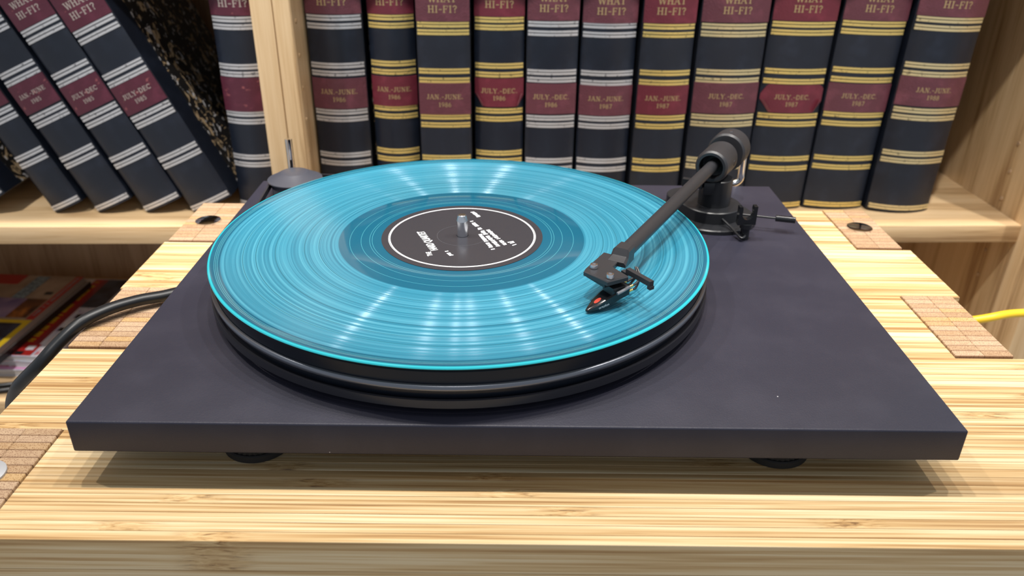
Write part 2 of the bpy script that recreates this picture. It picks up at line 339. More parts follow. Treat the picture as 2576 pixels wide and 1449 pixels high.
# ------------------------------------------------------------------ serif lettering built from strokes
def serif(x, y, w=0.17): return (x-w, y, x+w, y, 0.08)
A_, B_ = 0.17, 0.085
def arc(cx, cy, rx, ry, a0, a1, t, n=8):
    out = []
    for i in range(n):
        p, q = math.radians(a0+(a1-a0)*i/n), math.radians(a0+(a1-a0)*(i+1)/n)
        out.append((cx+rx*math.cos(p), cy+ry*math.sin(p), cx+rx*math.cos(q), cy+ry*math.sin(q), t))
    return out
GL = {
 'W': (1.15, [(.05,1,.32,0,A_),(.32,0,.57,.9,B_),(.57,.9,.82,0,A_),(.82,0,1.08,1,B_),serif(.05,.96),serif(.57,.96,.12),serif(1.08,.96)]),
 'H': (.95, [(.2,0,.2,1,A_),(.75,0,.75,1,A_),(.2,.5,.75,.5,B_),serif(.2,.04),serif(.2,.96),serif(.75,.04),serif(.75,.96)]),
 'A': (.95, [(.1,0,.45,1,B_),(.45,1,.82,0,A_),(.24,.35,.66,.35,B_),serif(.1,.04),serif(.82,.04)]),
 'T': (.85, [(.43,0,.43,1,A_),(.06,.95,.8,.95,.1),(.08,.76,.08,.97,.08),(.78,.76,.78,.97,.08),serif(.43,.04)]),
 'I': (.5, [(.25,0,.25,1,A_),serif(.25,.04),serif(.25,.96)]),
 'F': (.8, [(.2,0,.2,1,A_),(.2,.95,.72,.95,B_),(.2,.52,.56,.52,B_),(.72,.76,.72,.97,.08),(.56,.42,.56,.62,.08),serif(.2,.04)]),
 'E': (.82, [(.2,0,.2,1,A_),(.1,.95,.72,.95,B_),(.2,.52,.56,.52,B_),(.1,.05,.74,.05,B_),(.72,.78,.72,.97,.08),(.74,.03,.74,.24,.08),(.56,.42,.56,.62,.08)]),
 'J': (.62, [(.4,.22,.4,1,A_),serif(.4,.96)] + arc(.25,.22,.15,.2,0,-180,.12,5)),
 'N': (1.0, [(.2,0,.2,1,B_),(.2,1,.78,0,A_),(.78,0,.78,1,B_),serif(.2,.04),serif(.16,.96,.12),serif(.78,.96)]),
 'U': (.95, [(.2,.3,.2,1,A_),(.75,.3,.75,1,B_),serif(.2,.96),serif(.75,.96)] + arc(.475,.3,.275,.27,180,360,.12,7)),
 'L': (.8, [(.2,0,.2,1,A_),(.1,.05,.72,.05,B_),(.72,.03,.72,.28,.08),serif(.2,.96)]),
 'Y': (.95, [(.1,1,.45,.5,A_),(.45,.5,.8,1,B_),(.45,0,.45,.5,A_),serif(.12,.96),serif(.8,.96,.13),serif(.45,.04)]),
 'D': (.95, [(.2,0,.2,1,A_),(.1,.95,.45,.95,B_),(.1,.05,.45,.05,B_)] + arc(.42,.5,.4,.45,90,-90,.14,8)),
 'C': (.9, arc(.48,.5,.38,.45,45,315,.14,10) + [(.76,.68,.76,.95,.08)]),
 '.': (.36, [(.17,.02,.17,.15,.15)]), '-': (.55, [(.08,.45,.47,.45,.12)]), ' ': (.5, []),
 '?': (.7, arc(.33,.76,.24,.2,170,-80,.13,7) + [(.36,.55,.36,.3,.12),(.36,.02,.36,.15,.15)]),
 '1': (.55, [(.28,0,.28,1,A_),(.12,.8,.28,.97,B_),serif(.28,.04)]),
 '9': (.72, arc(.35,.68,.25,.28,0,360,.12,10) + [(.6,.68,.55,.3,.12),(.55,.3,.2,.04,.11)]),
 '8': (.72, arc(.36,.73,.21,.22,0,360,.12,9) + arc(.36,.26,.26,.25,0,360,.13,10)),
 '5': (.72, [(.18,.95,.6,.95,.12),(.18,.95,.18,.56,.1)] + arc(.34,.32,.26,.28,110,-140,.13,9)),
 '6': (.72, arc(.36,.3,.25,.27,0,360,.12,10) + [(.11,.32,.2,.72,.12),(.2,.72,.5,.97,.11)]),
 '7': (.7, [(.1,.94,.62,.94,.13),(.62,.94,.3,0,.14)]),
}
def text_quads(txt, h, cx, cz):
    """list of stroke quads (x,z) for a centred line of capitals of height h"""
    L = sum(GL[c][0] for c in txt)*h + 0.06*h*(len(txt)-1); x = cx - L/2; out = []
    for c in txt:
        wd, st = GL[c]
        for (x0,y0,x1,y1,t) in st:
            dx, dy = x1-x0, y1-y0; l = math.hypot(dx, dy) or 1; nx, ny = -dy/l*t/2, dx/l*t/2; ex, ey = dx/l*0.02, dy/l*0.02
            out.append([(x+h*a, cz-h/2+h*b) for a, b in ((x0+nx-ex,y0+ny-ey),(x0-nx-ex,y0-ny-ey),(x1-nx+ex,y1-ny+ey),(x1+nx+ex,y1+ny+ey))])
        x += (wd+0.06)*h
    return out

# ------------------------------------------------------------------ bound volumes
def make_book(label, x0, x1, by, feats, foil, leather, lab, dates, lean=0.0, bulge=0.008, height=0.272, turn=0.0, peel=(), stamp=None, date_text=True, depth=0.205, group='bound volumes on the shelf', pivot_right=False, local=False):
    """x0,x1,by: millimetres in the measuring frame; feats: heights above the shelf of title foot, four bands, label top and foot, four bands"""
    wd = (x1-x0)*S/1000; bu = bulge
    root = thing('bound_volume', label, 'book', group=group)
    frame(root, x0*S/1000 + (wd if pivot_right else 0), by*S/1000, SHELF + 0.0004, lean, turn)
    ox = -wd if pivot_right else 0.0
    xc = ox + wd/2; hw = wd/2
    def yy(x, off=0.0): return bu*((x-xc)/hw)**2 - off
    def wrap(bm, xa, xb, za, zb, off, thick=0.0005, n=14, cut=None):
        cols = []
        for i in range(n+1):
            x = xa+(xb-xa)*i/n; zl, zh = za, zb
            if cut: zl, zh = cut(x, za, zb)
            cols.append([bm.verts.new((x, yy(x, off), zl)), bm.verts.new((x, yy(x, off), zh)), bm.verts.new((x, yy(x, off-thick), zl)), bm.verts.new((x, yy(x, off-thick), zh))])
        for a, b in zip(cols[:-1], cols[1:]):
            bm.faces.new((a[0],b[0],b[1],a[1])); bm.faces.new((b[2],a[2],a[3],b[3])); bm.faces.new((a[1],b[1],b[3],a[3])); bm.faces.new((b[0],a[0],a[2],b[2]))
        bm.faces.new((cols[0][0],cols[0][1],cols[0][3],cols[0][2])); bm.faces.new((cols[-1][1],cols[-1][0],cols[-1][2],cols[-1][3]))
    # leather case: rounded spine and two boards
    t = 0.0030; outer = []; n = 14
    outer.append((ox, depth))
    for i in range(n+1):
        x = ox + wd*i/n; y = yy(x)
        if i in (0, n): y += 0.0012; x += (0.0004 if i == 0 else -0.0004)
        outer.append((x, y))
    outer.append((ox+wd, depth)); inner = [(ox+wd-t, depth)]
    for i in range(n, -1, -1):
        x = ox + t + (wd-2*t)*i/n; inner.append((x, bu*((x-xc)/hw)**2 + t))
    inner.append((ox+t, depth))
    bm = bmesh.new(); poly = outer+inner; m_ = len(outer)
    lo = [bm.verts.new((p[0],p[1],0)) for p in poly]; hi = [bm.verts.new((p[0],p[1],height)) for p in poly]; N = len(poly)
    for i in range(N): bm.faces.new((lo[i], lo[(i+1)%N], hi[(i+1)%N], hi[i]))
    for i in range(m_-1):
        a, b, c, d = i, i+1, N-2-i, N-1-i
        bm.faces.new((lo[d], lo[c], lo[b], lo[a])); bm.faces.new((hi[a], hi[b], hi[c], hi[d]))
    case = obj('case', bm, leather, root, world=False, ang=40)
    bm = bevelled(ox+t+0.0003, ox+wd-t-0.0003, bu+t+0.002, depth-0.004, 0.0035, height-0.0035, 0.0004, 1); obj('page_block', bm, PAPER, root, world=False)
    for xs in ((ox-0.0002, ox+0.0001), (ox+wd-0.0001, ox+wd+0.0002)):
        bm = bmesh.new(); box(bm, xs[0], xs[1], bu+0.034, depth-0.0003, 0.0004, height-0.0004); obj('marbled_side', bm, MARBLE, root, world=False, smooth=False)
    f = [q*S/1000 for q in feats]; xa, xb = ox+wd*0.025, ox+wd*0.975
    tb, b1, b2, b3, b4, lt, lf, b5, b6, b7, b8 = f
    bh = 0.0045*S
    bandz = [b1, b2, b3, b4, b5, b6, b7, b8, 0.0052, tb+0.043, tb+0.051]
    for z in bandz:
        if z+bh > height: continue
        bm = bmesh.new()
        for k, (dz0, dz1) in enumerate(((-0.0025, -0.0004), (0.0004, 0.0022))): wrap(bm, xa, xb, z+dz0*S, z+dz1*S, 0.00045, 0.0008)
        obj('foil_band', bm, foil, root, world=False, ang=50)
    # leather labels
    zt1 = min(tb+0.0385, height-0.003)
    bm = bmesh.new(); wrap(bm, ox+wd*0.012, ox+wd*0.988, tb, zt1, 0.0009, 0.0012); tl = obj('title_label', bm, lab, root, world=False, ang=50)
    def cutf(x, za, zb):
        u = (x-ox)/wd; zl, zh = za, zb
        if 'bl' in peel and u < 0.17: zl = za + (0.17-u)/0.17*0.015
        if 'br' in peel and u > 0.87: zl = za + (u-0.87)/0.13*0.013
        if 'tl' in peel and u < 0.10: zh = zb - (0.10-u)/0.10*0.012
        if 'tr' in peel and u > 0.93: zh = zb - (u-0.93)/0.07*0.005
        return zl, zh
    bm = bmesh.new(); wrap(bm, ox+wd*0.012, ox+wd*0.988, lf, lt, 0.0009, 0.0012, n=28, cut=cutf); dl = obj('date_label', bm, lab, root, world=False, ang=50)
    for pc in peel:
        if pc in ('bl', 'br'):
            sgn = -1 if pc == 'bl' else 1; xe = ox + wd*(0.03 if pc == 'bl' else 0.97); xi = ox + wd*(0.17 if pc == 'bl' else 0.87)
            bm = bmesh.new(); p0 = (xe, yy(xe, 0.0012), lf+0.0135); p1 = (xi, yy(xi, 0.0012), lf); p2 = (xi-sgn*0.0005, yy(xi, 0.0055), lf+0.003); p3 = (xe-sgn*0.0018, yy(xe, 0.0045), lf+0.0145)
            quad(bm, (p0, p1, p2, p3)); bmesh.ops.solidify(bm, geom=bm.faces[:], thickness=0.0004); obj('peeling_corner', bm, PEEL, root, world=False, smooth=False)
    st = stamp or STAMP
    def lettering(parent, lines):
        bm = bmesh.new()
        for txt, h, cz in lines:
            for q in text_quads(txt, h, xc, cz): quad(bm, [(x, yy(x, 0.00105), z) for x, z in q])
        for fc in bm.faces: fc.normal_update()
        obj('stamped_lettering', bm, st, parent, world=False, smooth=False, recalc=False)
    k = min(1.0, wd/0.0505)
    lettering(tl, [('HI-FI?', 0.0068*k, tb+0.0118), ('WHAT', 0.0068*k, tb+0.0218)])
    if date_text: lettering(dl, [(dates[0], 0.0049*k, lt-(lt-lf)*0.43), (dates[1], 0.0046*k, lt-(lt-lf)*0.68)])
    return root
def F(*z, by=37.0):
    """measured heights at depth 37 mm -> heights above the shelf at this book's depth"""
    out = []
    for q in z: out.append(q - (by-37.0)*(261.0-q)/(685.0+by) + 30.0)
    return out
STD = [152.4,149.7,142.6,109.6,102.2,99.3,72.6,68.5,61.7,27.1,19.9]
R = [  # label, x0, x1, depth, heights, foil, leather, label leather, date, lean, bulge, peel
 ('silver-banded black volume dated JAN.-JUNE. 1986, first one right of the oak divider', -184.9,-135.2,40,[152.2,149.2,142.3,108.6,101.7,97.1,69.8,66.9,60.3,26.3,18.5],SILVER,NAVY,MAROON,('JAN.-JUNE.','1986'),0,.009,()),
 ('gold-banded black volume dated JAN.-JUNE. 1986 with crimson labels, second from the divider', -131.5,-89.6,44,[152.5,149.9,143.2,110.6,103.3,99.1,72.5,70.7,63.3,30.2,22.5],GOLD,NAVY,CRIMSON,('JAN.-JUNE.','1986'),0,.009,()),
 ('gold-banded flat-spined volume dated JAN.-JUNE. 1986, third from the oak divider', -88.0,-40.3,36,[146.8,144.2,137.8,104.2,96.1,93.6,65.0,62.7,55.3,24,16],GOLD,NAVY2,MAROON,('JAN.-JUNE.','1986'),0,.003,()),
 ('gold-banded volume dated JULY.-DEC. 1986 whose lower label peels at both bottom corners', -37.6,8.0,44,[151.1,148.5,142.1,109.0,101.2,97.7,72.1,68.4,61.0,28.4,21],GOLD,NAVY,CRIMSON,('JULY.-DEC.','1986'),0,.006,('bl','br')),
 ('silver-banded black volume dated JULY.-DEC. 1986, right of the one with the peeling label', 9.4,56.2,42,[148.1,145.1,137.4,103.5,96.8,93.3,65.6,61.9,55.2,21.1,13],SILVER,NAVY,MAROON,('JULY.-DEC.','1986'),0,.005,()),
 ('silver-banded black volume dated JAN.-JUNE. 1987', 58.4,108.3,42,[146.0,144.0,136.3,102.7,94.2,91.6,64.3,61.3,54.2,20.8,12.5],SILVER,NAVY,MAROON,('JAN.-JUNE.','1987'),0,.007,()),
 ('gold-banded volume dated JAN.-JUNE. 1987 with crimson labels, left of the tonearm', 111.2,159.0,37,[146.3,143.6,136.6,103.3,94.7,91.9,65.2,62.2,54.3,20.4,12.5],GOLD,NAVY2,CRIMSON,('JAN.-JUNE.','1987'),0,.006,()),
 ('thick volume with pale gold bands dated JULY.-DEC. 1987, directly behind the tonearm counterweight', 162.4,223.4,36,[147.3,144.0,137.5,104.2,96.7,94.6,66.4,63.1,56.3,21.7,15.0],PALE,NAVY2,MAROON,('JULY.-DEC.','1987'),0,.007,()),
 ('gold-banded volume dated JULY.-DEC. 1987 with torn lower label, right of the tonearm', 225.0,284.5,41,[148.7,145.7,138.9,104.9,95.9,92.7,67.0,64.0,56.5,22.9,13.4],GOLD,NAVY2,CRIMSON,('JULY.-DEC.','1987'),.010,.006,('bl','br','tl','tr')),
 ('gold-banded volume dated JULY.-DEC. 1987 with intact labels, second from the right end', 286.0,346.0,41,[149.0,146.3,139.5,105.8,97.2,93.6,67.5,64.9,56.6,23.0,14.3],GOLD,NAVY2,MAROON,('JULY.-DEC.','1987'),.022,.006,()),
 ('black volume dated JAN.-JUNE. 1988 with pale gold bands, last at the right end', 347.6,410.5,31,STD,PALE,NAVY,MAROON,('JAN.-JUNE.','1988'),.025,.010,()),
]
for (lb, x0, x1, by, fe, fo, le, la, da, ln, bu, pe) in R:
    make_book(lb, x0, x1, by, F(*fe, by=by), fo, le, la, da, lean=ln, bulge=bu, peel=pe, stamp=STAMP, pivot_right=ln > 0)
make_book('upright silver-banded black volume with plum labels left of the oak divider', -268.0, -223.5, 44, F(150.4,147.4,141.1,107.2,100.6,97.4,67.0,64.8,57.8,24.2,16.9, by=44), SILVER, NAVY, PURPLE, ('JAN.-JUNE.', '1986'), bulge=.009, stamp=STAMPS, date_text=False)
B = [  # leaning volumes: foot corner, width, tilt
 ('leaning silver-banded black volume cut off by the left edge of the picture', -438.0, 31.0, 23.9, None),
 ('leaning silver-banded black volume dated JAN-JUNE 1985 on a scuffed plum label', -397.3, 37.4, 24.0, ('JAN.-JUNE', '1985')),
 ('leaning black volume with heavily rubbed plum labels, left of the marbled-cover volume', -352.0, 39.0, 24.1, ('JULY-DEC', '1985')),
 ('leaning black volume showing its marbled paper cover, nearest the upright volume', -307.5, 42.5, 24.3, ('JULY-DEC', '1985')),
]
for lb, xf, wd, tilt, da in B:
    make_book(lb, xf, xf+wd, 30, [q+30 for q in STD], SILVER, NAVY, PURPLE, da, lean=-math.radians(tilt), bulge=.0035, stamp=STAMPS, date_text=da is not None, group='leaning bound volumes')
make_book('dark leaning volume at the far left, seen only as a marbled corner', -513.0, -471.0, 26, [q+30 for q in STD], SILVER, NAVY, PURPLE, None, date_text=False, lean=-math.radians(31), bulge=.0035, stamp=STAMPS, group='leaning bound volumes')

# ------------------------------------------------------------------ magazines on the lower shelf
LOW = -0.295
def flat_mat(name, stops, scale=(40, 40, 40), rough=0.35):
    m = NT(name); n = m.noise(m.vscale(m.objc(), scale), 1.0, 3, 0.6, 0.6); m.set(Base_Color=m.ramp(n, stops), Roughness=rough); return m.m
CV = {
 'tan': flat_mat('tan_cover_print', [(0.3, (0.25, 0.17, 0.11)), (0.7, (0.48, 0.38, 0.29))], (12, 12, 12)),
 'red': plain('red_cover_print', (0.42, 0.020, 0.018), 0.35), 'dred': plain('wine_cover_print', (0.26, 0.025, 0.035), 0.35), 'yel': plain('yellow_cover_print', (0.72, 0.50, 0.02), 0.35),
 'photo': flat_mat('orange_brown_photo_print', [(0.35, (0.02, 0.012, 0.012)), (0.55, (0.16, 0.05, 0.015)), (0.72, (0.50, 0.18, 0.03))], (30, 30, 30)),
 'sky': flat_mat('violet_sky_photo_print', [(0.3, (0.045, 0.035, 0.22)), (0.7, (0.55, 0.40, 0.50))], (14, 14, 14)),
 'blue': flat_mat('pale_blue_caption_print', [(0.4, (0.09, 0.16, 0.22)), (0.6, (0.32, 0.42, 0.48))], (220, 220, 220)),
 'dark': flat_mat('dark_photo_print', [(0.4, (0.012, 0.012, 0.022)), (0.62, (0.05, 0.06, 0.10)), (0.75, (0.22, 0.06, 0.06))], (26, 26, 26)),
 'grey': plain('grey_cover_print', (0.30, 0.27, 0.27), 0.4), 'white': flat_mat('white_cover_print', [(0.4, (0.75, 0.75, 0.80)), (0.6, (0.60, 0.62, 0.74)), (0.75, (0.35, 0.25, 0.55))], (60, 60, 60)),
 'mix': flat_mat('mixed_colour_photo_print', [(0.32, (0.05, 0.12, 0.40)), (0.42, (0.70, 0.72, 0.78)), (0.52, (0.75, 0.70, 0.74)), (0.62, (0.60, 0.08, 0.10)), (0.72, (0.10, 0.30, 0.08))], (34, 34, 34)),
 'pink': plain('pink_cover_print', (0.75, 0.35, 0.62), 0.4), 'black': plain('black_cover_print', (0.012, 0.012, 0.014), 0.35),
}
PG = flat_mat('magazine_page_edges', [(0.4, (0.42, 0.40, 0.40)), (0.6, (0.72, 0.70, 0.70))], (3, 3, 900), 0.7)
def magazine(label, x, y, z, turn, th, cover, spine, panels, W_=0.215, H_=0.285):
    """lies flat; spine along the depth on its right side (x=0), cover reaches to -W_"""
    root = thing('magazine', label, 'magazine', group='magazines lying on the lower shelf'); frame(root, x, y, z, 0, math.radians(turn))
    obj('pages', bevelled(-W_+0.001, -0.0008, 0.001, H_-0.001, 0.0004, th-0.0006, 0.0002, 1), PG, root, world=False)
    bm = bmesh.new(); box(bm, -W_, 0, 0, H_, th-0.0007, th); box(bm, -0.0008, 0.0, 0, H_, 0, th-0.0007); box(bm, -W_, 0, 0, H_, 0, 0.0004)
    cv = obj('cover', bm, cover, root, world=False, smooth=False)
    bm = bmesh.new(); box(bm, 0.0, 0.0003, 0, H_, 0.0003, th-0.0003); obj('spine_print', bm, spine, cv, world=False, smooth=False)
    for i, (nm, x0, x1, y0, y1, mt) in enumerate(panels):
        bm = bmesh.new(); box(bm, x0, x1, y0, y1, th, th+0.00012+0.00006*i); obj(nm, bm, mt, cv, world=False, smooth=False)
    return root
def scribble(y0, y1, x0, x1, n):
    """rows of small upright marks, lettering too soft to read"""
    out = []; step = (y1-y0)/n
    for i in range(n):
        if random.random() < 0.12: continue
        a = y0+i*step; out.append((x0+random.uniform(0, .15)*(x1-x0), x1-random.uniform(0, .15)*(x1-x0), a, a+step*random.uniform(.35, .75)))
    return out
def mag_lettering(root, th, marks, mat):
    bm = bmesh.new()
    for x0, x1, y0, y1 in marks: box(bm, x0, x1, y0, y1, th+0.0004, th+0.0006)
    cv = [c for c in root.children if c.name.startswith('cover')][0]; obj('cover_lettering', bm, mat, cv, world=False, smooth=False)
zb = LOW + 0.0003
magazine('pale magazine with pink print at the bottom of the stack behind the cord', -0.545, 0.050, zb, -2, 0.009, CV['white'], CV['white'], [('cover_panel', -0.16, -0.02, 0.002, 0.02, CV['pink'])], 0.19, 0.225)
magazine('magazine with a busy multicoloured cover in the middle of the stack behind the cord', -0.553, 0.053, zb+0.0095, -6, 0.008, CV['mix'], CV['mix'], [], 0.185, 0.222)
mg = magazine('red-banded magazine with yellow lettering, on top of the stack beside the bamboo rack', -0.5665, 0.056, zb+0.018, -4.2, 0.007, CV['white'], CV['white'],
    [('cover_panel', -0.0500, -0.0370, 0.028, 0.208, CV['red']), ('cover_panel', -0.0370, -0.0300, 0.028, 0.208, CV['dred']), ('cover_panel', -0.0300, 0.0, 0.125, 0.208, CV['dark']), ('cover_panel', -0.022, -0.004, 0.095, 0.106, CV['black']), ('cover_panel', -0.026, -0.006, 0.062, 0.070, CV['black']),
     ('cover_panel', -0.0520, -0.0260, 0.002, 0.028, CV['red']), ('cover_panel', -0.0400, -0.0300, 0.014, 0.024, CV['white']), ('cover_panel', -0.0480, -0.0380, 0.003, 0.011, CV['black']), ('cover_panel', -0.022, 0.0, 0.002, 0.05, CV['mix'])], 0.17, 0.210)
mag_lettering(mg, 0.007, scribble(0.034, 0.202, -0.0478, -0.0405, 40), CV['yel'])
magazine('black-edged magazine under the yellow-bordered one on the left stack', -0.6185, 0.036, zb+0.0255, -6, 0.009, CV['grey'], CV['black'], [('cover_panel', -0.012, -0.0005, 0.002, 0.012, CV['white'])], 0.17, 0.208)
ma = magazine('magazine with yellow border and sunset photo on top of the left stack', -0.6195, 0.040, zb+0.035, -5, 0.008, CV['tan'], CV['grey'],
    [('cover_panel', -0.0105, 0.0, 0.078, 0.200, CV['red']), ('cover_panel', -0.17, 0.0, 0.0, 0.076, CV['yel']), ('cover_panel', -0.16, -0.008, 0.004, 0.068, CV['dark']), ('cover_panel', -0.040, -0.0125, 0.082, 0.132, CV['photo']), ('cover_panel', -0.09, -0.040, 0.082, 0.132, CV['sky']),
     ('cover_panel', -0.064, -0.046, 0.132, 0.196, CV['blue']), ('cover_panel', -0.026, -0.016, 0.145, 0.152, CV['black']), ('cover_panel', -0.15, -0.080, 0.172, 0.199, CV['red'])], 0.17, 0.2)
mag_lettering(ma, 0.008, scribble(0.084, 0.196, -0.0078, -0.0030, 26), CV['grey'])
# coiled black lead lying in front of the magazines
pts = [(-0.852, 0.060), (-0.76, 0.034), (-0.68, 0.026), (-0.622, 0.0265), (-0.58, 0.036), (-0.53, 0.045), (-0.46, 0.045), (-0.36, 0.060), (-0.275, 0.130), (-0.262, 0.200)]
bm = bmesh.new(); tube(bm, smooth_path([(x, y, LOW+0.0036) for x, y in pts], 8), 0.0034, 10)
o = tag(obj('coiled_lead', bm, CORD), 'thin black lead curving along the front of the lower shelf', 'cable'); frame(o)
bm = bmesh.new(); tube(bm, smooth_path([(x, y-0.0115, LOW+0.0036) for x, y in pts[:-3]] + [(-0.36, 0.030, LOW+0.0036), (-0.272, 0.034, LOW+0.0036)], 8), 0.0034, 10)
o = tag(obj('coiled_lead', bm, CORD), 'second thin black lead, nearest the front edge of the lower shelf', 'cable'); frame(o)

# ------------------------------------------------------------------ bamboo rack
rack = thing('bamboo_rack', 'laminated bamboo rack with finger-jointed corners under the turntable', 'rack', (0.015, 0.158, -0.80))
RL = rack.location
XLo, XLt, XLi = -0.2785, -0.2755, -0.2375      # left: board edge, finger outer, finger inner
XRo, XRt, XRi = 0.3130, 0.3065, 0.2705
YS = [-0.0400, 0.0372, 0.1172, 0.1975, 0.2770, 0.3585]     # finger boundaries; odd gaps belong to the top board
LAY = 0.018
def add_piece(name, me, x, y, z, parent):
    o = bpy.data.objects.new(name, me); C.objects.link(o); o.parent = parent; o.location = (x-RL.x, y-RL.y, z-RL.z); return o
row_meshes = {}
GAPW = 0.00012
for i in range(5):
    y0, y1 = YS[i], YS[i+1]; n = 13; p_ = (y1-y0)/n; wide = (i % 2 == 1)
    xa, xb2 = (XLo, XRo) if wide else (XLi+0.0001, XRi-0.0001)
    for lay in range(2):
        key = (wide, i, lay)
        L2 = (xb2-xa)/2; bm = bevelled(-L2, L2, -p_/2+GAPW/2, p_/2-GAPW/2, -LAY/2+GAPW/2, LAY/2-GAPW/2, 0.00022, 1)
        me = mesh_of('bamboo_strip', bm, BAMBOO, smooth=False)
        for k in range(n): add_piece('bamboo_strip', me, (xa+xb2)/2, y0+p_*(k+.5), -LAY/2-lay*LAY, rack)
# side panels with end-grain fingers rising through the top
PROUD = 0.0016
for side in (0, 1):
    xo, xi = (XLt, XLi) if side == 0 else (XRt, XRi)
    a, b = min(xo, xi), max(xo, xi)
    bm = bevelled(a, b, YS[0]+0.0005, YS[5]-0.0005, -0.7995, -2*LAY-0.0004, 0.001); obj('side_panel', bm, BAMBOOZ, rack)
    cw = (b-a)/2
    for i in (0, 2, 4):
        y0, y1 = YS[i]+0.0006, YS[i+1]-0.0006; n = 13; p_ = (y1-y0)/n
        bm = bevelled(-cw/2+0.00008, cw/2-0.00008, -p_/2+0.00006, p_/2-0.00006, -LAY, LAY+PROUD/2, 0.00035, 1); me = mesh_of('end_grain_block', bm, ENDG, smooth=False)
        for c in range(2):
            for k in range(n):
                add_piece('end_grain_block', me, a+cw*(c+.5), y0+p_*(k+.5), -LAY-0.0002+PROUD/2, rack)
for (x, y) in ((-0.2570, 0.3165), (0.2875, 0.3170), (-0.2570, -0.0005), (0.2875, -0.0005)):
    bm = bmesh.new(); lathe(bm, [(0,-0.001),(0.0102,-0.001),(0.0102,0.0003),(0.0098,0.0005),(0,0.0006)], 40, Matrix.Translation((x, y, PROUD+0.0006)))
    obj('bolt_cap', bm, plain('steel_ceiling_reflection', (0.46, 0.47, 0.49), 0.5, 0.3) if y < 0.1 else CHROME, rack, label='polished round bolt cap let into the finger joint')  # front caps: pale matte steel paints in the ceiling's reflection

# ------------------------------------------------------------------ turntable
ZP = 0.0336
tt = thing('turntable', 'black belt-drive turntable with a slim plinth and straight black tonearm', 'turntable', (0, 0.164, 0))
obj('plinth', bevelled(-0.2102, 0.2102, 0, 0.328, 0.0160, ZP, 0.0010, 3), PLINTH, tt)
def foot(x, y):
    bm = bmesh.new(); n = 72; prof = []
    lathe(bm, [(0,0.0),(0.0165,0.0),(0.0175,0.0008),(0.0175,0.0040),(0.0168,0.0046),(0,0.0046)], 48, Matrix.Translation((x,y,0.0001)))
    pts = [((0.0158 if k % 2 else 0.0164)*math.cos(2*PI*k/n)+x, (0.0158 if k % 2 else 0.0164)*math.sin(2*PI*k/n)+y) for k in range(n)]
    prism(bm, pts, 0.0046, 0.0159); obj('foot', bm, MATBLK, tt, ang=25)
for x, y in ((-0.132, 0.0285), (0.132, 0.0285), (-0.132, 0.300), (0.132, 0.300)): foot(x, y)
RC = Vector((-0.0342, 0.1564, 0)); TR = Matrix.Translation(RC)
bm = bmesh.new(); lathe(bm, [(0,0.0372),(0.1452,0.0372),(0.1468,0.0380),(0.1490,0.0478),(0.1490,0.0500),(0.1483,0.0502),(0.1483,0.0578),(0.1476,0.0585),(0,0.0585)], 192, TR)
plat = obj('platter', bm, PLATTER, tt, ang=28)
bm = bmesh.new(); lathe(bm, [(0.1485,0.0474),(0.1494,0.0476),(0.1502,0.0484),(0.1505,0.0493),(0.1504,0.0500),(0.1500,0.0507),(0.1494,0.0511),(0.1485,0.0512)], 192, TR, closed=True)
obj('edge_ring', bm, plain('bead_highlight_metal', (0.20, 0.21, 0.24), 0.30, 0.8), plat, ang=60, label='platter edge bead, its ceiling highlight put in as grey metal')  # lighter metal on the black platter's bead puts in the ceiling highlight
bm = bmesh.new(); lathe(bm, [(0.0045,0.0584),(0.1478,0.0584),(0.1480,0.0588),(0.1476,0.0594),(0.0045,0.0594)], 160, TR, closed=True); obj('felt_mat', bm, MATBLK, plat)
bm = bmesh.new(); lathe(bm, [(0,0.0336),(0.030,0.0336),(0.030,0.0371),(0,0.0371)], 48, TR); obj('bearing_hub', bm, BLK, plat)
bm = bmesh.new(); lathe(bm, [(0,0.0590),(0.0035,0.0590),(0.0035,0.0713),(0.0034,0.0715),(0.0026,0.0749),(0.0022,0.0753),(0,0.0754)], 40, TR); obj('spindle', bm, STEEL, plat, ang=25)
# motor pulley and flat belt
PC = Vector((-0.1752, 0.2995, 0)); TP = Matrix.Translation(PC)
bm = bmesh.new(); lathe(bm, [(0,0.0337),(0.0185,0.0337),(0.0185,0.0445),(0.0205,0.0448),(0.0212,0.0454),(0.0212,0.0462),(0.0203,0.0466),(0.0197,0.0467),(0.0108,0.0515),(0.0100,0.0518),(0,0.0518)], 72, TP); obj('motor_pulley', bm, GREYBLK, tt, ang=22)
r1, r2 = 0.0195, 0.1503; d = RC-PC; D = d.length; base = math.atan2(d.y, d.x); al = math.acos((r1-r2)/D)
path = []
for k in range(13):
    a = base + al + (2*PI-2*al)*k/12; path.append((PC.x+r1*math.cos(a), PC.y+r1*math.sin(a)))
for k in range(97):
    a = base - al + (2*al)*k/96; path.append((RC.x+r2*math.cos(a), RC.y+r2*math.sin(a)))
bm = bmesh.new(); ins = []
cx = sum(p[0] for p in path)/len(path); cy = sum(p[1] for p in path)/len(path); NN = len(path)
vv = []
for i, p in enumerate(path):
    q0, q1 = path[i-1], path[(i+1) % NN]; tx, ty = q1[0]-q0[0], q1[1]-q0[1]; l = math.hypot(tx, ty); nx, ny = ty/l, -tx/l
    vv.append([bm.verts.new((p[0]+nx*s, p[1]+ny*s, z)) for s, z in ((0.0006,0.0392),(0.0006,0.0436),(-0.0008,0.0436),(-0.0008,0.0392))])
for i in range(NN):
    a, b = vv[i], vv[(i+1) % NN]
    for k in range(4): bm.faces.new((a[k], b[k], b[(k+1)%4], a[(k+1)%4]))
obj('drive_belt', bm, plain('black_rubber_belt', (0.022, 0.022, 0.028), 0.36), tt, ang=40)
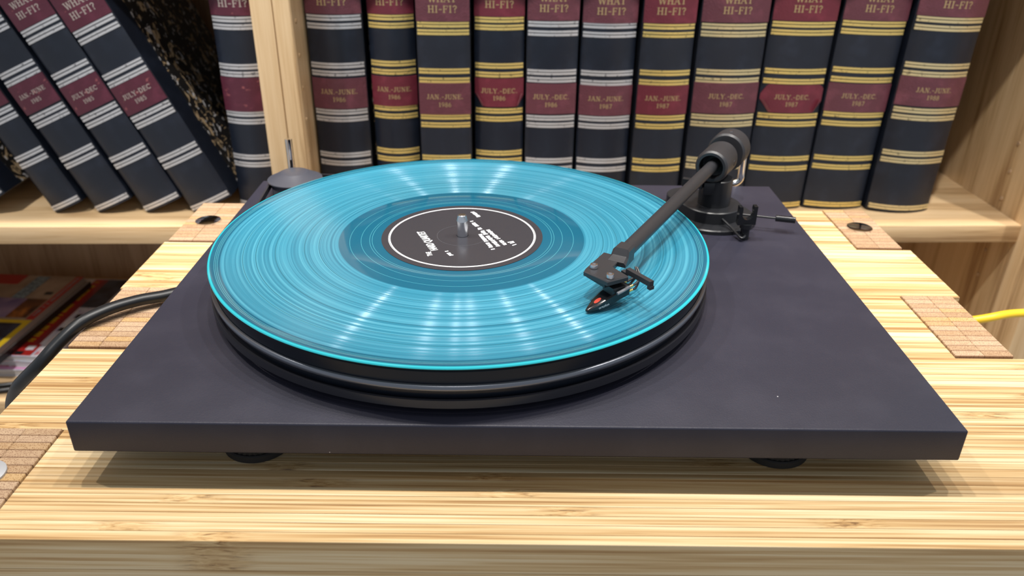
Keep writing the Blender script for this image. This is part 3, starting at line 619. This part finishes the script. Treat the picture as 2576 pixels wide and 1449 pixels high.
# lid hinge rods at the back
for sx, x0, x1 in ((-1, -0.1870, -0.178), (1, 0.1870, 0.170)):
    zt_ = 0.0675
    pth = smooth_path([(x1, 0.3345, 0.0335), (x1+sx*0.006, 0.3345, 0.0335), (x0-sx*0.004, 0.3345, 0.0337), (x0, 0.3345, 0.0375), (x0, 0.3345, 0.045), (x0, 0.3345, zt_)], 8)
    bm = bmesh.new(); tube(bm, pth, 0.0029, 16); h = obj('hinge_rod', bm, CHROME, tt, ang=60)
    bm = bevelled(x1-0.008, x1+0.008, 0.3281, 0.3325, 0.020, 0.032, 0.0006); obj('hinge_bracket', bm, BLK, h)

# tonearm -----------------------------------------------------------
PV = Vector((0.1455, 0.2565, 0.0790)); HD = Vector((-0.0905, -0.1665, 0)).normalized(); SD = Vector((-HD.y, HD.x, 0))
def ring(cx, cy, r, a0, a1, n): return [(cx+r*math.cos(math.radians(a0+(a1-a0)*k/n)), cy+r*math.sin(math.radians(a0+(a1-a0)*k/n))) for k in range(n+1)]
def hull2(c1, r1, c2, r2, n=20):
    dx, dy = c2[0]-c1[0], c2[1]-c1[1]; dd = math.hypot(dx, dy); b = math.degrees(math.atan2(dy, dx)); a = math.degrees(math.acos((r1-r2)/dd))
    return ring(c1[0], c1[1], r1, b+a, b+360-a, n) + ring(c2[0], c2[1], r2, b-a, b+a, n)
def tier(pts_fn, z0, z1, ch):
    bm = bmesh.new(); a = pts_fn(0); b = pts_fn(ch); N = len(a)
    L = [[bm.verts.new((x, y, z)) for x, y in q] for q, z in ((a, z0), (a, z1-ch), (b, z1))]
    bm.faces.new(L[0][::-1]); bm.faces.new(L[2])
    for u, v in zip(L[:-1], L[1:]):
        for i in range(N): bm.faces.new((u[i], u[(i+1)%N], v[(i+1)%N], v[i]))
    return bm
BC = (0.1455, 0.2572)
base_o = obj('tonearm_base', tier(lambda e: hull2(BC, 0.0330-e, (0.1400, 0.2720), 0.0285-e, 28), ZP, ZP+0.0034, 0.0008), BLK, tt, ang=30)
obj('base_body', tier(lambda e: hull2(BC, 0.0213-e, (0.1300, 0.2750), 0.0150-e, 28), ZP+0.0034, ZP+0.0122, 0.0007), BLK, base_o, ang=30)
bm = tier(lambda e: ring(0.1465, 0.2572, 0.0118-e, 0, 351, 39), ZP+0.0122, 0.0660, 0.0006)
obj('arm_pillar', bm, BLK, base_o, ang=30)
bm = bevelled(0.1350, 0.1452, 0.2460, 0.2520, 0.0560, 0.0652, 0.0005); obj('pillar_block', bm, BLK, base_o)
bm = bmesh.new(); prism(bm, [(0.1200, 0.2500), (0.1330, 0.2440), (0.1350, 0.2485), (0.1215, 0.2545)], 0.0612, 0.0668); obj('lift_bar', bm, BLK, base_o)
# arm rest clip
bm = bmesh.new(); lathe(bm, [(0,ZP),(0.0032,ZP),(0.0032,0.0415),(0.0042,0.0420),(0.0042,0.0452),(0,0.0452)], 20, Matrix.Translation((0.1612, 0.2195, 0.0001))); obj('rest_post', bm, GLOSSBLK, base_o)
out = [(0.1545,0.0448),(0.1675,0.0448),(0.1675,0.0582),(0.1650,0.0582),(0.1648,0.0560)]
out += [(0.1611+0.0040*math.cos(math.radians(a)), 0.0527+0.0042*math.sin(math.radians(a))) for a in range(10, -191, -20)]
out += [(0.1572,0.0560),(0.1568,0.0582),(0.1545,0.0582)]
bm = bmesh.new(); n = len(out)
fr = [bm.verts.new((x, 0.2175+(x-0.161)*0.1, z)) for x, z in out]; bk = [bm.verts.new((x, 0.2225+(x-0.161)*0.1, z)) for x, z in out]
bm.faces.new(fr); bm.faces.new(bk[::-1])
for i in range(n): bm.faces.new((fr[i], bk[i], bk[(i+1)%n], fr[(i+1)%n]))
obj('arm_rest_clip', bm, GLOSSBLK, base_o, smooth=False)
bm = bmesh.new(); tube(bm, smooth_path([(0.1480, 0.2385, 0.0418), (0.1530, 0.2265, 0.0392), (0.1568, 0.2150, 0.0368), (0.1590, 0.2142, 0.0366), (0.1608, 0.2165, 0.0372)], 6), 0.00085, 10); obj('skate_rod', bm, BLK, base_o)
bm = bmesh.new(); cyl(bm, (0.1630, 0.2400, 0.0437), (0.1875, 0.2332, 0.0437), 0.0008, 10); lev = obj('cue_lever', bm, BLK, base_o)
bm = bmesh.new(); cyl(bm, (0.1862, 0.2337, 0.0437), (0.1995, 0.2300, 0.0437), 0.0023, 20, 0.0003); obj('lever_grip', bm, GLOSSBLK, lev)
# arm tube, bearing housing, counterweight
bm = bmesh.new(); cyl(bm, PV + HD*0.004, PV + HD*0.1890, 0.0042, 32, 0.0004); arm = obj('tonearm_tube', bm, ARM, tt, ang=30)
M_ = axis_matrix(PV + HD*0.0185, -HD)
bm = bmesh.new(); lathe(bm, [(0.0055,0.0100),(0.0083,0.0085),(0.0086,0.0),(0.0104,0.0),(0.0116,0.0014),(0.0120,0.0040),(0.0120,0.0260),(0.0112,0.0292),(0.0098,0.0300),(0,0.0300)], 64, M_); obj('bearing_housing', bm, ARM, arm, ang=28)
bm = bmesh.new(); lathe(bm, [(0,0.0098),(0.0080,0.0098),(0.0080,0.0100),(0,0.0101)], 32, M_); obj('housing_recess', bm, MATBLK, arm)
bm = bmesh.new(); cyl(bm, PV + SD*0.0115, PV + SD*0.0122, 0.0022, 20, 0.0002); obj('bearing_screw', bm, BLK, arm)
bm = bmesh.new(); cyl(bm, PV - HD*0.011, PV - HD*0.038, 0.0040, 24); obj('rear_stub', bm, BLK, arm)
CW = axis_matrix(PV - HD*0.0195 + Vector((0,0,0.0002)), -HD)
bm = bmesh.new(); lathe(bm, [(0.0045,0.0),(0.0128,0.0),(0.0142,0.0012),(0.0142,0.0168),(0.0134,0.0180),(0.0045,0.0180)], 64, CW, closed=True); cwo = obj('counterweight', bm, ARM, arm, ang=28)
bm = bmesh.new(); c_ = PV - HD*0.028; cyl(bm, c_ + Vector((0,0,0.0138)), c_ + Vector((0,0,0.0147)), 0.0013, 16); obj('set_screw', bm, STEEL, arm)
# headshell
hz0, hz1 = 0.0762, 0.0788
hp = [(46.9,96.4),(35.4,76.6),(34.0,72.6),(45.2,60.6),(56.6,66.9),(50.0,78.2),(56.6,90.6)]
hp = [(a/1000, b/1000) for a, b in hp]
def inset(pts, e):
    cx = sum(p[0] for p in pts)/len(pts); cy = sum(p[1] for p in pts)/len(pts)
    return [(x+(cx-x)/math.hypot(cx-x, cy-y)*e, y+(cy-y)/math.hypot(cx-x, cy-y)*e) for x, y in pts]
hs = obj('headshell', tier(lambda e: inset(hp, e), hz0, hz1, 0.0006), ARM, arm, smooth=False)
tubeend = PV + HD*0.1850
bm = bmesh.new(); secs = []
for dist, hwid, z0, z1 in ((0.1800, 0.0045, 0.0746, 0.0836), (0.1885, 0.0047, 0.0746, 0.0836), (0.1905, 0.0051, 0.0750, 0.0802), (0.1960, 0.0058, 0.0763, 0.07885)):
    c1 = PV + HD*dist; c = 0.0012
    secs.append([bm.verts.new((c1.x+SD.x*q, c1.y+SD.y*q, z)) for q, z in ((-hwid, z0), (hwid, z0), (hwid, z1-c), (hwid-c, z1), (-hwid+c, z1), (-hwid, z1-c))])
for u, v in zip(secs[:-1], secs[1:]):
    for k in range(6): bm.faces.new((u[k], u[(k+1)%6], v[(k+1)%6], v[k]))
bm.faces.new(secs[0][::-1]); bm.faces.new(secs[-1]); obj('headshell_neck', bm, ARM, arm, smooth=False)
EH = Vector((0.558, -0.830, 0)); HH = Vector((-0.830, -0.558, 0))
mid = Vector((0.0402, 0.0704, 0))
blk = [mid+EH*0.0074, mid+EH*0.0074-HH*0.012, mid-EH*0.0074-HH*0.012, mid-EH*0.0074]
bm = bmesh.new(); prism(bm, [(p.x, p.y) for p in blk], 0.0733, 0.0761); obj('cartridge_spacer', bm, BLK, arm, smooth=False)
for x, y in ((0.0396, 0.0762), (0.0469, 0.0650)):
    bm = bmesh.new(); T_ = Matrix.Translation((x, y, 0))
    lathe(bm, [(0,0.0788),(0.0019,0.0788),(0.0021,0.0790),(0.0021,0.0808),(0.0019,0.0812),(0.0011,0.0813),(0.0011,0.0803),(0,0.0803)], 28, T_); obj('headshell_screw', bm, STEEL, arm, ang=30)
# finger lift
fa, fb = Vector((0.0570, 0.0735, 0)), Vector((0.0672, 0.0585, 0)); fd = (fb-fa).normalized(); fn = Vector((-fd.y, fd.x, 0))
bm = bmesh.new()
pts = [fa-fn*0.0014, fb-fn*0.0014, fb+fn*0.0014, fa+fn*0.0014]; prism(bm, [(p.x, p.y) for p in pts], 0.0775, 0.0803)
pts = [fb-fd*0.0016-fn*0.0014, fb+fd*0.0006-fn*0.0014, fb+fd*0.0006+fn*0.0014, fb-fd*0.0016+fn*0.0014]; prism(bm, [(p.x, p.y) for p in pts], 0.0758, 0.0775)
pts = [fa-fd*0.0036-fn*0.0012, fa+fd*0.0012-fn*0.0012, fa+fd*0.0012+fn*0.0012, fa-fd*0.0036+fn*0.0012]; prism(bm, [(p.x, p.y) for p in pts], 0.0764, 0.0778)
obj('finger_lift', bm, ARM, arm, smooth=False)
# cartridge: wedge in its own axes (f forward, s towards the viewer)
TIP = Vector((0.0352, 0.0588, 0))
def cp(f, s, z): q = TIP + HH*(f/1000) + EH*(s/1000); return (q.x, q.y, z/1000)
sections = [(-24.5, 4.6, 66.6, 72.8), (-18.0, 4.6, 65.4, 71.0), (-12.0, 4.2, 63.6, 68.9), (-6.0, 3.2, 62.5, 66.3), (-1.5, 1.6, 62.2, 64.1), (0, 0.9, 62.2, 63.2)]
bm = bmesh.new(); rr = []
for f, hwid, zb_, zt2 in sections:
    c = hwid*0.78; rr.append([bm.verts.new(cp(f, s, z)) for s, z in ((-c, zb_), (c, zb_), (hwid, zb_+0.8), (hwid, zt2-0.35), (c, zt2), (-c, zt2), (-hwid, zt2-0.35), (-hwid, zb_+0.8))])
for a, b in zip(rr[:-1], rr[1:]):
    for k in range(8): bm.faces.new((a[k], a[(k+1)%8], b[(k+1)%8], b[k]))
bm.faces.new(rr[0][::-1]); bm.faces.new(rr[-1])
obj('cartridge', bm, GLOSSBLK, arm, ang=30)
bm = bmesh.new(); vs8 = [cp(f, s, z) for f, s, z in ((-22,-3.6,71.0),(-13.5,-3.6,68.5),(-13.5,3.6,68.5),(-22,3.6,71.0),(-21.5,-4.4,73.4),(-13.5,-4.4,73.4),(-13.5,4.4,73.4),(-21.5,4.4,73.4))]
v = [bm.verts.new(q) for q in vs8]
for f in ((3,2,1,0),(4,5,6,7),(0,1,5,4),(1,2,6,5),(2,3,7,6),(3,0,4,7)): bm.faces.new([v[i] for i in f])
obj('cartridge_mount', bm, BLK, arm, smooth=False)
def slope_z(f): return 63.2 + (-f)*(69.6-63.2)/18.0
bm = bmesh.new()
cpts = [(-7.0+2.1*math.cos(2*PI*k/24), 1.25*math.sin(2*PI*k/24)) for k in range(24)]
lo_ = [bm.verts.new(cp(f, s, 66.3+(-6-f)*0.4333+0.08)) for f, s in cpts]; bm.faces.new(lo_)
obj('red_dot', bm, RED, arm, smooth=False, label='red dot on the cartridge nose')
bm = bmesh.new(); cyl(bm, cp(-1.0, 0, 63.0), cp(-1.4, 0, 61.7), 0.0002, 8); obj('stylus_cantilever', bm, STEEL, arm)
for s, z in ((-2.6, 70.4), (2.6, 70.4), (-2.6, 67.9), (2.6, 67.9)):
    bm = bmesh.new(); cyl(bm, cp(-24.3, s, z), cp(-28.2, s, z+0.5), 0.00075, 14); obj('gold_pin', bm, GOLDPIN, arm, label='gold contact pin')
    bm = bmesh.new(); tube(bm, smooth_path([cp(-27.6, s, z+0.4), cp(-31.0, s*0.9, z+0.9), cp(-35.0, s*0.5-1, 73.2), cp(-37.0, s*0.2-5, 76.0)], 6), 0.00065, 10); obj('cartridge_wire', bm, BLK, arm)
bm = bmesh.new(); tube(bm, smooth_path([cp(-24.4, 4.2, 71.6), cp(-19, 5.4, 71.4), cp(-15.5, 5.2, 70.6)], 6), 0.0009, 10); obj('wire_sleeve', bm, plain('grey_sleeve', (0.22, 0.23, 0.25), 0.4), arm)
# text from Blender's built-in font, flattened to a print
def text_mesh(txt, size, spacing=1.0):
    cu = bpy.data.curves.new('print', 'FONT'); cu.body = txt; cu.size = size; cu.align_x = 'CENTER'; cu.align_y = 'CENTER'; cu.space_character = spacing
    ob = bpy.data.objects.new('print', cu); C.objects.link(ob); dg = bpy.context.evaluated_depsgraph_get()
    me = bpy.data.meshes.new_from_object(ob.evaluated_get(dg)); bpy.data.objects.remove(ob); return me
def place_text(name, txt, size, M4, mat, parent, sx=1.0, sy=1.0, bold=0.0):
    me = text_mesh(txt, size); me.transform(Matrix.Diagonal((sx, sy, 1, 1)))
    if bold:
        bm = bmesh.new(); 
        for dx, dy in ((0,0),(bold,0),(-bold,0),(0,bold),(0,-bold)):
            m2 = me.copy(); m2.transform(Matrix.Translation((dx, dy, dx*1e-2))); bm.from_mesh(m2); bpy.data.meshes.remove(m2)
        bm.to_mesh(me); bm.free()
    me.transform(M4); root = parent
    while root.parent: root = root.parent
    me.transform(Matrix.Translation(-root.location)); me.materials.clear(); me.materials.append(mat); me.name = name
    o = bpy.data.objects.new(name, me); C.objects.link(o); o.parent = parent; return o
# "ortofon" on the viewer's side of the cartridge
pa, pb, pc_ = Vector(cp(-12.0, 4.2, 65.6)), Vector(cp(-5.0, 2.95, 64.0)), Vector(cp(-9, 3.6, 66.6))
xdir = (pa-pb).normalized()          # reads from nose to back
nrm = xdir.cross(Vector((0,0,1))).normalized()
if nrm.dot(EH) < 0: nrm = -nrm
ydir = nrm.cross(xdir).normalized()
ctr = (pa+pb)/2 + nrm*0.00022
M4 = Matrix((( xdir.x, ydir.x, nrm.x, ctr.x), (xdir.y, ydir.y, nrm.y, ctr.y), (xdir.z, ydir.z, nrm.z, ctr.z), (0,0,0,1)))
place_text('maker_lettering', 'ortofon', 0.0021, M4, WHITE, arm, 0.95, 1.0)

# ------------------------------------------------------------------ record
rec = thing('vinyl_record', 'translucent teal vinyl record with a black paper label, lying on the platter', 'record', (RC.x, RC.y, 0.0595))
bm = bmesh.new(); lathe(bm, [(0.0037,0.0597),(0.1470,0.0597),(0.1492,0.0599),(0.1503,0.0604),(0.1505,0.0608),(0.1501,0.0613),(0.1490,0.0616),(0.1478,0.0614),(0.1437,0.0611),(0.0756,0.0611),(0.0752,0.0612),(0.0525,0.0613),(0.0500,0.0612),(0.0037,0.0612)], 256, TR, closed=True)
disc = obj('vinyl_disc', bm, RECORD, rec, ang=30)
bm = bmesh.new(); lathe(bm, [(0.0037,0.06122),(0.0499,0.06122),(0.0499,0.06146),(0.0037,0.06148)], 128, TR, closed=True); lab = obj('paper_label', bm, LABELBLK, rec)
bm = bmesh.new(); lathe(bm, [(0.0444,0.06149),(0.0451,0.06149)], 128, TR); obj('white_ring', bm, WHITE, lab, recalc=False)
bm = bmesh.new(); lathe(bm, [(0.0454,0.06149),(0.0457,0.06149)], 128, TR); obj('white_ring', bm, WHITE, lab, recalc=False)
bm = bmesh.new(); lathe(bm, [(0.0156,0.06150),(0.0158,0.06150)], 96, TR); obj('pressed_ring', bm, plain('label_press_mark', (0.10, 0.10, 0.11), 0.4), lab, recalc=False)
LZ = 0.06152
def flat4(x, y, deg): return Matrix.Translation((x, y, LZ)) @ Matrix.Rotation(math.radians(deg), 4, 'Z')
place_text('label_title', 'HARD QUARTET', 0.0061, flat4(-0.0550, 0.1475, 112), WHITE, lab, 0.66, 1.05, 0.00022)
place_text('label_title', 'THE', 0.0042, flat4(-0.0520, 0.1285, 108), WHITE, lab, 0.75, 1.0, 0.00018)
def smudge_line(bm, x0, y0, x1, y1, h, n):
    """a line of label text blurred past reading: close-set uneven strokes"""
    dx, dy = x1-x0, y1-y0; l = math.hypot(dx, dy); tx, ty = dx/l, dy/l; nx, ny = -ty, tx
    for i in range(n):
        if random.random() < 0.10: continue
        a = l*(i+0.1)/n; b = l*(i+random.uniform(0.72, 0.98))/n; lo = random.uniform(-0.5, -0.3)*h; hi = random.uniform(0.3, 0.5)*h; sk = random.uniform(-0.1, 0.1)*h
        quad(bm, [(x0+tx*a+nx*lo, y0+ty*a+ny*lo, LZ), (x0+tx*b+nx*lo, y0+ty*b+ny*lo, LZ), (x0+tx*(b+sk)+nx*hi, y0+ty*(b+sk)+ny*hi, LZ), (x0+tx*(a+sk)+nx*hi, y0+ty*(a+sk)+ny*hi, LZ)])
for args in ((-0.0145,0.1355,-0.0235,0.1585,0.0030,16), (-0.0105,0.1385,-0.0300,0.1800,0.0032,26), (-0.0065,0.1410,-0.0195,0.1670,0.0030,18), (-0.0388,0.1262,-0.0440,0.1360,0.0030,7), (-0.0250,0.1865,-0.0300,0.1955,0.0036,6), (-0.0015,0.1425,-0.0045,0.1475,0.0042,4)):
    bm = bmesh.new(); smudge_line(bm, *args); obj('label_text_line', bm, WHITE, lab, smooth=False, recalc=True)

# ------------------------------------------------------------------ cables
bm = bmesh.new()
pth = [(-0.195, 0.205, 0.0075), (-0.215, 0.190, 0.0070), (-0.2355, 0.1745, 0.0072), (-0.2500, 0.1655, 0.0080), (-0.2640, 0.1530, 0.0082), (-0.2760, 0.1390, 0.0060), (-0.2870, 0.1270, -0.0025), (-0.2962, 0.1182, -0.0120), (-0.3104, 0.1196, -0.0250), (-0.3200, 0.1229, -0.0350), (-0.3330, 0.1310, -0.0550), (-0.3430, 0.1420, -0.0850), (-0.345, 0.150, -0.14), (-0.345, 0.155, -0.30), (-0.36, 0.16, -0.60), (-0.40, 0.15, -0.788), (-0.55, 0.10, -0.7955)]
tube(bm, smooth_path(pth, 8), 0.0046, 14, 0.8)
tag(obj('power_cord', bm, CORD), 'thick black cord arching from under the turntable over the rack edge', 'cable')
bm = bmesh.new()
tube(bm, smooth_path([(0.20, 0.42, -0.795), (0.25, 0.415, -0.60), (0.285, 0.400, -0.32), (0.315, 0.375, -0.17), (0.3500, 0.328, -0.103), (0.3998, 0.300, -0.0755), (0.4377, 0.305, -0.0715), (0.50, 0.310, -0.076), (0.58, 0.300, -0.13), (0.62, 0.290, -0.40), (0.64, 0.27, -0.78), (0.72, 0.22, -0.796)], 8), 0.0036, 14)
tag(obj('network_cable', bm, YELLOW), 'yellow cable leaving to the right behind the bamboo rack', 'cable')
